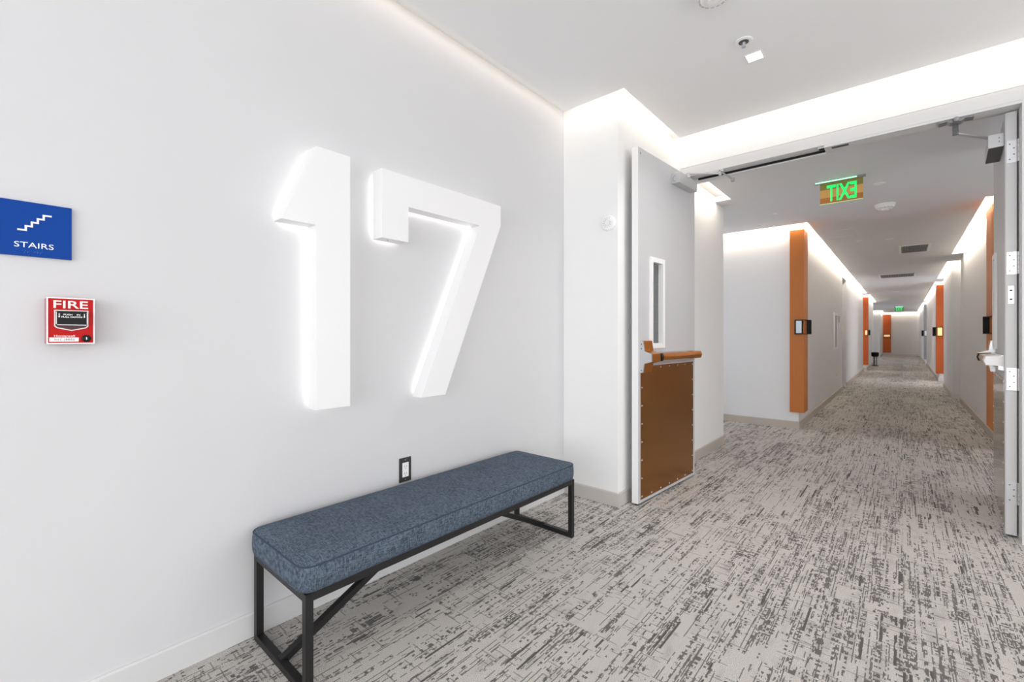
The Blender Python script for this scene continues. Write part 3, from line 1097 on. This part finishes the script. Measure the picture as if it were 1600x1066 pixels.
for ch in 'stairs':
    for r_i, c_i in cell[ch]:
        lathe(b, [(0.0008, 0.0), (0.0006, 0.0008)], (-1.840, yy + c_i * 0.0024, 1.3675 - r_i * 0.0024), 'x', 8)
    yy += 0.0062
obj('braille', b, 'braille', sg)

# fire alarm pull station
fa = thing('fire_alarm_pull_station', 'red fire alarm pull station with white rim below the blue sign', 'alarm', (XL, 0.089, 1.107))
XFA = -1.800
b = bmesh.new()
prism(b, [(0.086, 1.110), (0.089, 1.107), (0.183, 1.107), (0.187, 1.111), (0.187, 1.235), (0.183, 1.239), (0.089, 1.239), (0.086, 1.236)], 'x', XL, XFA - 0.003, 0.001)
obj('alarm_body', b, 'alarm_box', fa)['label'] = 'dull pink back box'
b = bmesh.new()
grid_slab(b, 0.0875, 0.1865, 1.107, 1.239, XFA - 0.003, XFA, [(0.0905, 0.1835, 1.110, 1.236)], 'x')
obj('white_rim', b, 'white_print', fa)
obj('face_plate', mbox(XFA - 0.003, XFA - 0.001, 0.0905, 0.1835, 1.110, 1.236), 'red', fa)
b = place_text(text_bm('FIRE', 0.0215, 0.071, 0.0014, 0.012), (XFA - 0.001, 0.1012, 1.2088), RY, UZ)
obj('fire_lettering', b, 'white_print', fa)
hp = [(0.1025, 1.2035), (0.1025, 1.1575), (0.108, 1.152), (0.1375, 1.1445), (0.167, 1.152), (0.173, 1.1575), (0.173, 1.2035)]
b = bmesh.new()
prism(b, hp, 'x', XFA - 0.001, XFA - 0.0004)
obj('recess_border', b, 'white_print', fa)
b = bmesh.new()
prism(b, inset(hp, 0.0025), 'x', XFA - 0.0004, XFA + 0.0002)
obj('recess', b, 'dark_red', fa)
b = bmesh.new()
prism(b, [(0.106, 1.2005), (0.106, 1.164), (0.109, 1.1605), (0.1665, 1.1605), (0.1695, 1.164), (0.1695, 1.2005)], 'x', XFA + 0.0002, XFA + 0.012, 0.001)
hd = obj('pull_handle', b, 'black', fa)
hr = bmesh.new()
for (ya, za, yb2, zb2) in ((0.1055, 1.198, 0.1070, 1.1635), (0.1685, 1.198, 0.1700, 1.1635), (0.1075, 1.1620, 0.1680, 1.1605)):
    box(hr, XFA + 0.0118, XFA + 0.0126, min(ya, yb2), max(ya, yb2), min(za, zb2), max(za, zb2))
obj('handle_outline', hr, 'white_print', hd)
b = place_text(text_bm('PUSH    IN', 0.0045, 0.034, 0.0006, 0.02), (XFA + 0.0122, 0.1205, 1.1880), RY, UZ)
b2 = place_text(text_bm('PULL DOWN', 0.0045, 0.042, 0.0006, 0.02), (XFA + 0.0122, 0.1165, 1.1815), RY, UZ)
obj('handle_lettering', b, 'white_print', hd)
obj('handle_lettering', b2, 'white_print', hd)
for ya in (0.1118, 0.1632):
    b = bmesh.new()
    prism(b, [(ya - 0.0009, 1.1935), (ya + 0.0009, 1.1935), (ya + 0.0009, 1.1855), (ya + 0.0024, 1.1855), (ya, 1.1815), (ya - 0.0024, 1.1855), (ya - 0.0009, 1.1855)], 'x', XFA + 0.012, XFA + 0.0128)
    obj('handle_arrow', b, 'white_print', hd)
b = place_text(text_bm('Honeywell', 0.0062, 0.042, 0.0006, 0.012), (XFA - 0.0008, 0.1025, 1.1262), RY, UZ)
obj('maker_lettering', b, 'white_print', fa)
lb = obj('address_label', mbox(XFA - 0.001, XFA - 0.0004, 0.093, 0.1525, 1.1135, 1.1255), 'white_print', fa)
b = place_text(text_bm('N1C 2M053', 0.0058, 0.040, 0.0004, 0.0), (XFA - 0.0003, 0.1035, 1.1165), RY, UZ)
obj('label_lettering', b, 'ink', lb)
b = bmesh.new()
lathe(b, [(0.010, 0.0), (0.010, 0.004), (0.007, 0.006), (0.003, 0.006)], (XFA - 0.001, 0.1685, 1.1225), 'x', 20)
lk = obj('key_lock', b, 'black', fa)
obj('key_slot', mbox(XFA + 0.005, XFA + 0.0056, 0.1675, 0.1695, 1.119, 1.126), 'silver', lk)

# outlet behind the bench
ou = thing('wall_outlet', 'dark steel outlet plate with white receptacle above the bench', 'outlet', (XL, 1.282, 0.413))
obj('outlet_plate', mbox(XL, XL + 0.005, 1.282, 1.350, 0.413, 0.531, bev=0.001), 'outlet_plate', ou)
rc_ = obj('receptacle', mbox(XL + 0.005, XL + 0.0075, 1.298, 1.334, 0.437, 0.507, bev=0.0008), 'white_plastic', ou)
b = bmesh.new()
for zb in (0.488, 0.454):
    box(b, XL + 0.0072, XL + 0.0079, 1.309, 1.3105, zb - 0.004, zb + 0.005)
    box(b, XL + 0.0072, XL + 0.0079, 1.320, 1.3215, zb - 0.004, zb + 0.005)
    lathe(b, [(0.002, 0.0), (0.002, 0.0007)], (XL + 0.0072, 1.3155, zb - 0.010), 'x', 8)
obj('outlet_slots', b, 'ink', rc_)
for zb in (0.424, 0.520):
    b = bmesh.new()
    lathe(b, [(0.003, 0.0), (0.003, 0.001)], (XL + 0.005, 1.316, zb), 'x', 10)
    obj('outlet_screw', b, 'silver', ou)

# round alarm speaker on the pilaster
sp = thing('alarm_speaker', 'round white alarm speaker on the pilaster front', 'speaker', (-1.486, YP, 1.86))
c_ = (-1.486, YP, 1.885)
b = bmesh.new()
lathe(b, [(0.052, 0.0), (0.052, -0.012), (0.046, -0.020), (0.030, -0.024), (0.004, -0.024)], c_, 'y', 36)
body = obj('speaker_body', b, 'white_plastic', sp)
b = bmesh.new()
for rr in (0.020, 0.030):
    for k in range(12):
        a_ = 2 * PI * k / 12
        lathe(b, [(0.0022, 0.0), (0.0022, -0.001)], (c_[0] + rr * math.cos(a_), c_[1] - 0.024, c_[2] + rr * math.sin(a_)), 'y', 8)
obj('speaker_holes', b, 'grey_plastic', body)
b = bmesh.new()
box(b, c_[0] + 0.004, c_[0] + 0.026, YP - 0.032, YP - 0.024, c_[2] + 0.008, c_[2] + 0.024, 0.002)
obj('strobe_lens', b, 'white_plastic', sp)

# ================================================================== LOBBY CEILING ITEMS
b = bmesh.new()
dlr = thing('downlight', 'small square lit downlight in the lobby ceiling beside a sprinkler', 'light', (-0.628, 2.790, CL))
frame_ring(b, -0.672, -0.584, 2.746, 2.834, 0.007, CL - 0.003, CL, 'z')
obj('downlight_trim', b, 'white_plastic', dlr)
obj('downlight_lens', mbox(-0.665, -0.591, 2.753, 2.827, CL - 0.002, CL), 'glow_white', dlr)
area_light('downlight_beam', (-0.628, 2.79, CL - 0.006), (0, 0, -1), 0.07, 0.07, 6, (1, 0.97, 0.92), 120)


def sprinkler(label, x, y, z):
    t = thing('ceiling_sprinkler', label, 'sprinkler', (x, y, z))
    bm = bmesh.new()
    lathe(bm, [(0.045, 0.0), (0.045, -0.003), (0.038, -0.006), (0.026, -0.005), (0.024, -0.001)], (x, y, z), 'z', 28)
    obj('escutcheon', bm, 'white_plastic', t)
    bm = bmesh.new()
    lathe(bm, [(0.024, 0.0), (0.024, -0.0045), (0.012, -0.0048)], (x, y, z - 0.0005), 'z', 20)
    obj('cup', bm, 'dark_grey', t)
    bm = bmesh.new()
    lathe(bm, [(0.008, 0.0), (0.006, -0.012), (0.004, -0.014), (0.004, -0.024), (0.011, -0.026), (0.011, -0.0275), (0.002, -0.0275)], (x, y, z - 0.004), 'z', 16)
    for s in (-1, 1):
        bar(bm, (x + s * 0.011, y, z - 0.006), (x + s * 0.004, y, z - 0.028), 0.003, 0.003)
    obj('nozzle', bm, 'silver', t)
    return t


sprinkler('white sprinkler head with recessed cup in the lobby ceiling beside the square downlight', -0.640, 2.612, CL)


def smoke_detector(name, label, x, y, z, r=0.075, strobe=True):
    t = thing(name, label, 'detector', (x, y, z))
    bm = bmesh.new()
    lathe(bm, [(r, 0.0), (r, -0.012), (r * 0.97, -0.018)], (x, y, z), 'z', 36)
    obj('detector_base', bm, 'white_plastic', t)
    bm = bmesh.new()
    lathe(bm, [(r * 0.92, 0.0), (r * 0.86, -0.020), (r * 0.66, -0.032), (r * 0.60, -0.034)], (x, y, z - 0.018), 'z', 36)
    hd_ = obj('detector_head', bm, 'white_plastic', t)
    bm = bmesh.new()
    for k in range(16):
        a_ = 2 * PI * k / 16
        c0 = Vector((x + r * 0.80 * math.cos(a_), y + r * 0.80 * math.sin(a_), z - 0.043))
        bar(bm, c0 - Vector((-math.sin(a_), math.cos(a_), 0)) * r * 0.10, c0 + Vector((-math.sin(a_), math.cos(a_), 0)) * r * 0.10, 0.006, 0.004)
    obj('detector_vents', bm, 'closer', hd_)
    bm = bmesh.new()
    lathe(bm, [(r * 0.35, 0.0), (r * 0.32, -0.008), (r * 0.2, -0.010)], (x, y, z - 0.052), 'z', 24)
    obj('detector_cap', bm, 'white_plastic', t)
    return t


smoke_detector('smoke_detector', 'white smoke detector in the lobby ceiling at the top of the picture', -0.645, 2.125, CL)
smoke_detector('smoke_detector', 'white smoke detector in the corridor ceiling beyond the EXIT sign', -0.138, 5.93, CH, 0.085)

# ================================================================== CORRIDOR CEILING ITEMS
ex = thing('exit_sign', 'edge lit green EXIT sign seen from behind, near the double doors', 'sign', (-0.40, 4.72, CH))
b = bmesh.new()
box(b, -0.585, -0.232, 4.705, 4.735, CH - 0.016, CH, 0.002)
obj('sign_rail', b, 'grey_plastic', ex)
obj('rail_light', mbox(-0.580, -0.290, 4.7025, 4.7045, CH - 0.014, CH - 0.004), 'exit_glow', ex)
obj('reflection_band', mbox(-0.545, -0.250, 4.716, 4.724, 2.395, CH - 0.016), 'exit_olive', ex)['label'] = 'olive band of painted reflection'  # reflected stripes in the sign's back, painted as three flat bands
obj('reflection_band', mbox(-0.545, -0.250, 4.716, 4.724, 2.325, 2.395), 'exit_peach', ex)['label'] = 'peach band of painted reflection'
obj('reflection_band', mbox(-0.545, -0.250, 4.716, 4.724, 2.276, 2.325), 'exit_brown', ex)['label'] = 'brown band of painted reflection'
b = bmesh.new()
box(b, -0.546, -0.249, 4.715, 4.725, 2.272, 2.276)
obj('panel_edge', b, 'exit_edge', ex)
b = place_text(text_bm('EXIT', 0.140, 0.205, 0.012, 0.02), (-0.292, 4.720, 2.290), (-1, 0, 0), UZ)
obj('exit_letters', b, 'exit_green', ex)
# far exit sign
ex2 = thing('exit_sign', 'tiny green EXIT sign hanging far down the corridor', 'sign', (-0.13, 27.0, CH))
obj('sign_rail', mbox(-0.31, 0.05, 26.98, 27.02, CH - 0.03, CH), 'grey_plastic', ex2)
obj('rail_light', mbox(-0.26, 0.00, 26.975, 26.98, CH - 0.035, CH - 0.005), 'exit_glow', ex2)
obj('sign_panel', mbox(-0.29, 0.03, 26.996, 27.004, 2.25, CH - 0.03), 'grey_plastic', ex2)
b = place_text(text_bm('EXIT', 0.13, 0.23, 0.012, 0.02), (-0.245, 26.995, 2.285), (1, 0, 0), UZ)
obj('exit_letters', b, 'exit_green', ex2)


def ceiling_disc(label, x, y, r=0.042):
    t = thing('sprinkler_cover', label, 'sprinkler', (x, y, CH))
    bm = bmesh.new()
    lathe(bm, [(r, 0.0), (r, -0.003), (r * 0.8, -0.006), (r * 0.78, -0.007), (r * 0.3, -0.008)], (x, y, CH), 'z', 28)
    obj('cover_plate', bm, 'white_plastic', t)
    bm = bmesh.new()
    lathe(bm, [(r * 0.82, 0.0), (r * 0.82, -0.0012)], (x, y, CH - 0.0052), 'z', 28)
    obj('cover_gap', bm, 'grey_plastic', t)
    return t


ceiling_disc('round sprinkler cover plate just right of the green EXIT sign', -0.157, 5.09)
ceiling_disc('sprinkler cover over the side passage left of the EXIT sign', -1.05, 5.58, 0.03)
ceiling_disc('sprinkler cover between the smoke detector and the square vent', -0.135, 8.1, 0.05)
ceiling_disc('sprinkler cover near the glowing slot left of the square vent', -0.47, 7.95, 0.045)
ceiling_disc('distant sprinkler cover past the long vent', -0.15, 17.9, 0.09)
ceiling_disc('distant sprinkler cover just before the far EXIT sign', -0.11, 25.0, 0.10)


def vent(name, label, x0, x1, y0, y1, slats, across=True):
    t = thing(name, label, 'vent', ((x0 + x1) / 2, (y0 + y1) / 2, CH))
    bm = bmesh.new()
    frame_ring(bm, x0, x1, y0, y1, 0.03, CH - 0.006, CH, 'z')
    obj('vent_frame', bm, 'white_plastic', t)
    obj('vent_backing', mbox(x0 + 0.03, x1 - 0.03, y0 + 0.03, y1 - 0.03, CH - 0.001, CH), 'vent_dark', t)
    first = None
    for k in range(slats):
        xx = x0 + 0.03 + (k + 0.5) * (x1 - x0 - 0.06) / slats
        if first is None:
            bm = bmesh.new()
            bar(bm, (0, y0 + 0.03, CH - 0.0045), (0, y1 - 0.03, CH - 0.0045), 0.003, 0.007, (0.5, 0, 1))
            bm.transform(Matrix.Translation((xx, 0, 0)))
            first = obj('slat', bm, 'grey_plastic', t)
            fx = xx
        else:
            s = bpy.data.objects.new('slat', first.data)
            COL.objects.link(s)
            s.parent = t
            s.location = (xx - fx, 0, 0)
    return t


vent('ceiling_vent', 'square slatted vent in the corridor ceiling, the nearer of two', -0.05, 0.31, 8.85, 9.65, 16)
vent('ceiling_vent', 'long slatted vent in the corridor ceiling, the farther of two', -0.41, 0.21, 12.75, 13.5, 14)
ap = thing('access_panel', 'flat white access panel in the corridor ceiling past the EXIT sign', 'panel', (-0.59, 7.0, CH))
b = bmesh.new()
frame_ring(b, -0.80, -0.47, 6.98, 7.60, 0.02, CH - 0.005, CH, 'z')
obj('panel_frame', b, 'hall_ceiling', ap)
obj('panel_lid', mbox(-0.78, -0.49, 7.00, 7.58, CH - 0.003, CH), 'hall_ceiling', ap)

# ================================================================== ORANGE PANELS AND SCONCES
pn = thing('orange_panel', 'tall orange wood panel wrapping the wall corner left of the corridor', 'panel', (-0.965, 6.38, 0.205))
b = bmesh.new()
prism(b, [(-1.039, 6.379), (-1.039, 6.330), (-0.892, 6.330), (-0.892, 6.62), (-0.954, 6.62), (-0.954, 6.379)], 'z', 0.205, 2.41)
obj('veneer_panel', b, 'orange', pn)
pn = thing('orange_panel', 'tall orange panel beside the right door leaf, partly hidden by it', 'panel', (0.70, 6.38, 0.205))
b = bmesh.new()
prism(b, [(0.80, 6.379), (0.80, 6.330), (0.655, 6.330), (0.655, 6.78), (0.739, 6.78), (0.739, 6.379)], 'z', 0.205, 2.41)
obj('veneer_panel', b, 'orange', pn)
pn = thing('orange_panel', 'second orange panel on the left, behind the small black stand', 'panel', (-0.95, 18.75, 0.16))
b = bmesh.new()
prism(b, [(-1.06, 18.749), (-1.06, 18.70), (-0.862, 18.70), (-0.862, 19.0), (-0.899, 19.0), (-0.899, 18.749)], 'z', 0.18, 2.40)
obj('veneer_panel', b, 'orange_deep', pn)
pn = thing('orange_panel', 'far orange panel on the right side of the corridor', 'panel', (0.70, 15.45, 0.17))
b = bmesh.new()
prism(b, [(0.775, 15.449), (0.775, 15.40), (0.628, 15.40), (0.628, 15.7), (0.674, 15.7), (0.674, 15.449)], 'z', 0.19, 2.40)
obj('veneer_panel', b, 'orange_deep', pn)
pn = thing('orange_panel', 'orange panel on the end wall of the corridor', 'panel', (-0.72, 33.8, 0.14))
obj('veneer_panel', mbox(-0.88, -0.52, 33.75, 33.799, 0.16, 2.36), 'orange_deep', pn)
pn = thing('shade_grey_panel', 'narrow panel at a wall corner near the far right end, shadow side painted grey', 'panel', (0.70, 24.4, 0.17))
b = bmesh.new()
prism(b, [(0.86, 24.399), (0.86, 24.35), (0.628, 24.35), (0.628, 24.6), (0.674, 24.6), (0.674, 24.399)], 'z', 0.19, 2.40)
obj('veneer_panel', b, 'shade_grey_panel', pn)


def sconce(label, cx, yf, side, glow='sconce_glow', cz=1.237, sc=1.0, panel_y=0.05):
    """cx: x of the panel's corridor face; yf: y of the panel's front face; side +1 = corridor lies toward +x"""
    t = thing('wall_sconce', label, 'sconce', (cx, yf, cz), group='black corner sconces on the orange panels')
    s = side
    h = 0.088 * sc
    xo, xi = cx - s * 0.090 * sc, cx - s * 0.004
    y1 = yf - 0.042
    # top and bottom plates wrap the corner
    for zz in (cz - h, cz + h - 0.008):
        bm = bmesh.new()
        prism(bm, [(xo, yf - 0.0005), (xo, y1), (xi, y1), (cx + s * 0.045 * sc, yf + 0.20 * sc), (cx + s * 0.045 * sc, yf + 0.215 * sc), (cx + s * 0.0005, yf + 0.215 * sc), (cx + s * 0.0005, yf - 0.0005)], 'z', zz, zz + 0.008)
        obj('sconce_plate', bm, 'black', t)
    bm = bmesh.new()
    xa, xb = sorted((xo, xi))
    frame_ring(bm, xa, xb, cz - h, cz + h, 0.014, y1 - 0.004, y1, 'y')
    obj('sconce_frame', bm, 'black', t)
    xa2, xb2 = sorted((xo, cx - s * 0.008))
    obj('diffuser', mbox(xa2 + 0.008, xb2 - 0.008, y1, y1 + 0.004, cz - h + 0.010, cz + h - 0.010), glow, t)
    xc, xd = sorted((cx + s * 0.0005, cx + s * 0.048 * sc))
    obj('end_plate', mbox(xc, xd, yf + 0.205 * sc, yf + 0.219 * sc, cz - h, cz + h), 'black', t)
    xe, xf_ = sorted((cx - s * 0.05, cx - s * 0.02))
    return t


sconce('black sconce with a pale lit front on the nearest left orange panel', -0.892, 6.330, 1)
sconce('black sconce on the orange panel beside the right door leaf', 0.655, 6.330, -1)
sconce('small black sconce with warm glow on the second left orange panel', -0.862, 18.70, 1, 'sconce_warm')
sconce('small black sconce with warm glow on the far right orange panel', 0.628, 15.40, -1, 'sconce_warm', sc=1.3)
sconce('small black sconce on the grey panel near the far right end', 0.628, 24.35, -1, 'sconce_glow', sc=1.3)
es = thing('wall_sconce', 'wide black sconce with warm bar across the end wall orange panel', 'sconce', (-0.70, 33.75, 1.15), group='black corner sconces on the orange panels')
b = bmesh.new()
frame_ring(b, -0.86, -0.54, 1.06, 1.22, 0.025, 33.70, 33.7495, 'y')
obj('sconce_frame', b, 'black', es)
obj('diffuser', mbox(-0.835, -0.565, 33.72, 33.7495, 1.085, 1.195), 'sconce_warm', es)

# ================================================================== SMALL CORRIDOR THINGS
cb = thing('extinguisher_cabinet', 'shallow white cabinet frame on the left corridor wall before the recessed door', 'cabinet', (XA, 10.28, 0.87))
b = bmesh.new()
frame_ring(b, 10.02, 10.54, 0.87, 1.56, 0.05, XA, XA + 0.018, 'x')
obj('cabinet_frame', b, 'white_plastic', cb)
obj('cabinet_door', mbox(XA, XA + 0.008, 10.07, 10.49, 0.92, 1.51), 'door_dark', cb)
b = bmesh.new()
box(b, XA + 0.008, XA + 0.03, 10.46, 10.48, 1.15, 1.28, 0.002)
obj('cabinet_handle', b, 'silver', cb)
rs = tag(obj('room_sign', mbox(XA, XA + 0.01, 10.86, 10.98, 1.40, 1.52, bev=0.002), 'grey_plastic'), 'small grey room plate beside the recessed door on the left', 'sign')
o2 = thing('wall_outlet', 'white outlet low on the left corridor wall under the cabinet', 'outlet', (XA, 10.5, 0.33))
obj('outlet_plate', mbox(XA, XA + 0.006, 10.47, 10.545, 0.33, 0.45, bev=0.001), 'white_plastic', o2)
obj('receptacle', mbox(XA + 0.006, XA + 0.008, 10.49, 10.525, 0.355, 0.425), 'grey_plastic', o2)
sd = thing('pedestal_bin', 'small black pedestal bin at the foot of the left wall far down the corridor', 'bin', (-0.79, 21.6, 0))
b = bmesh.new()
lathe(b, [(0.10, 0.0), (0.10, 0.02), (0.03, 0.03)], (-0.79, 21.6, 0.0), 'z', 20)
obj('bin_base', b, 'black', sd)
b = bmesh.new()
for a_ in (0.4, 2.5, 4.6):
    bar(b, (-0.79 + 0.05 * math.cos(a_), 21.6 + 0.05 * math.sin(a_), 0.02), (-0.79 + 0.05 * math.cos(a_), 21.6 + 0.05 * math.sin(a_), 0.36), 0.022)
obj('bin_post', b, 'black', sd)
b = bmesh.new()
lathe(b, [(0.07, 0.0), (0.11, 0.03), (0.115, 0.16), (0.10, 0.17), (0.09, 0.12)], (-0.79, 21.6, 0.345), 'z', 20)
obj('bin_bowl', b, 'black', sd)
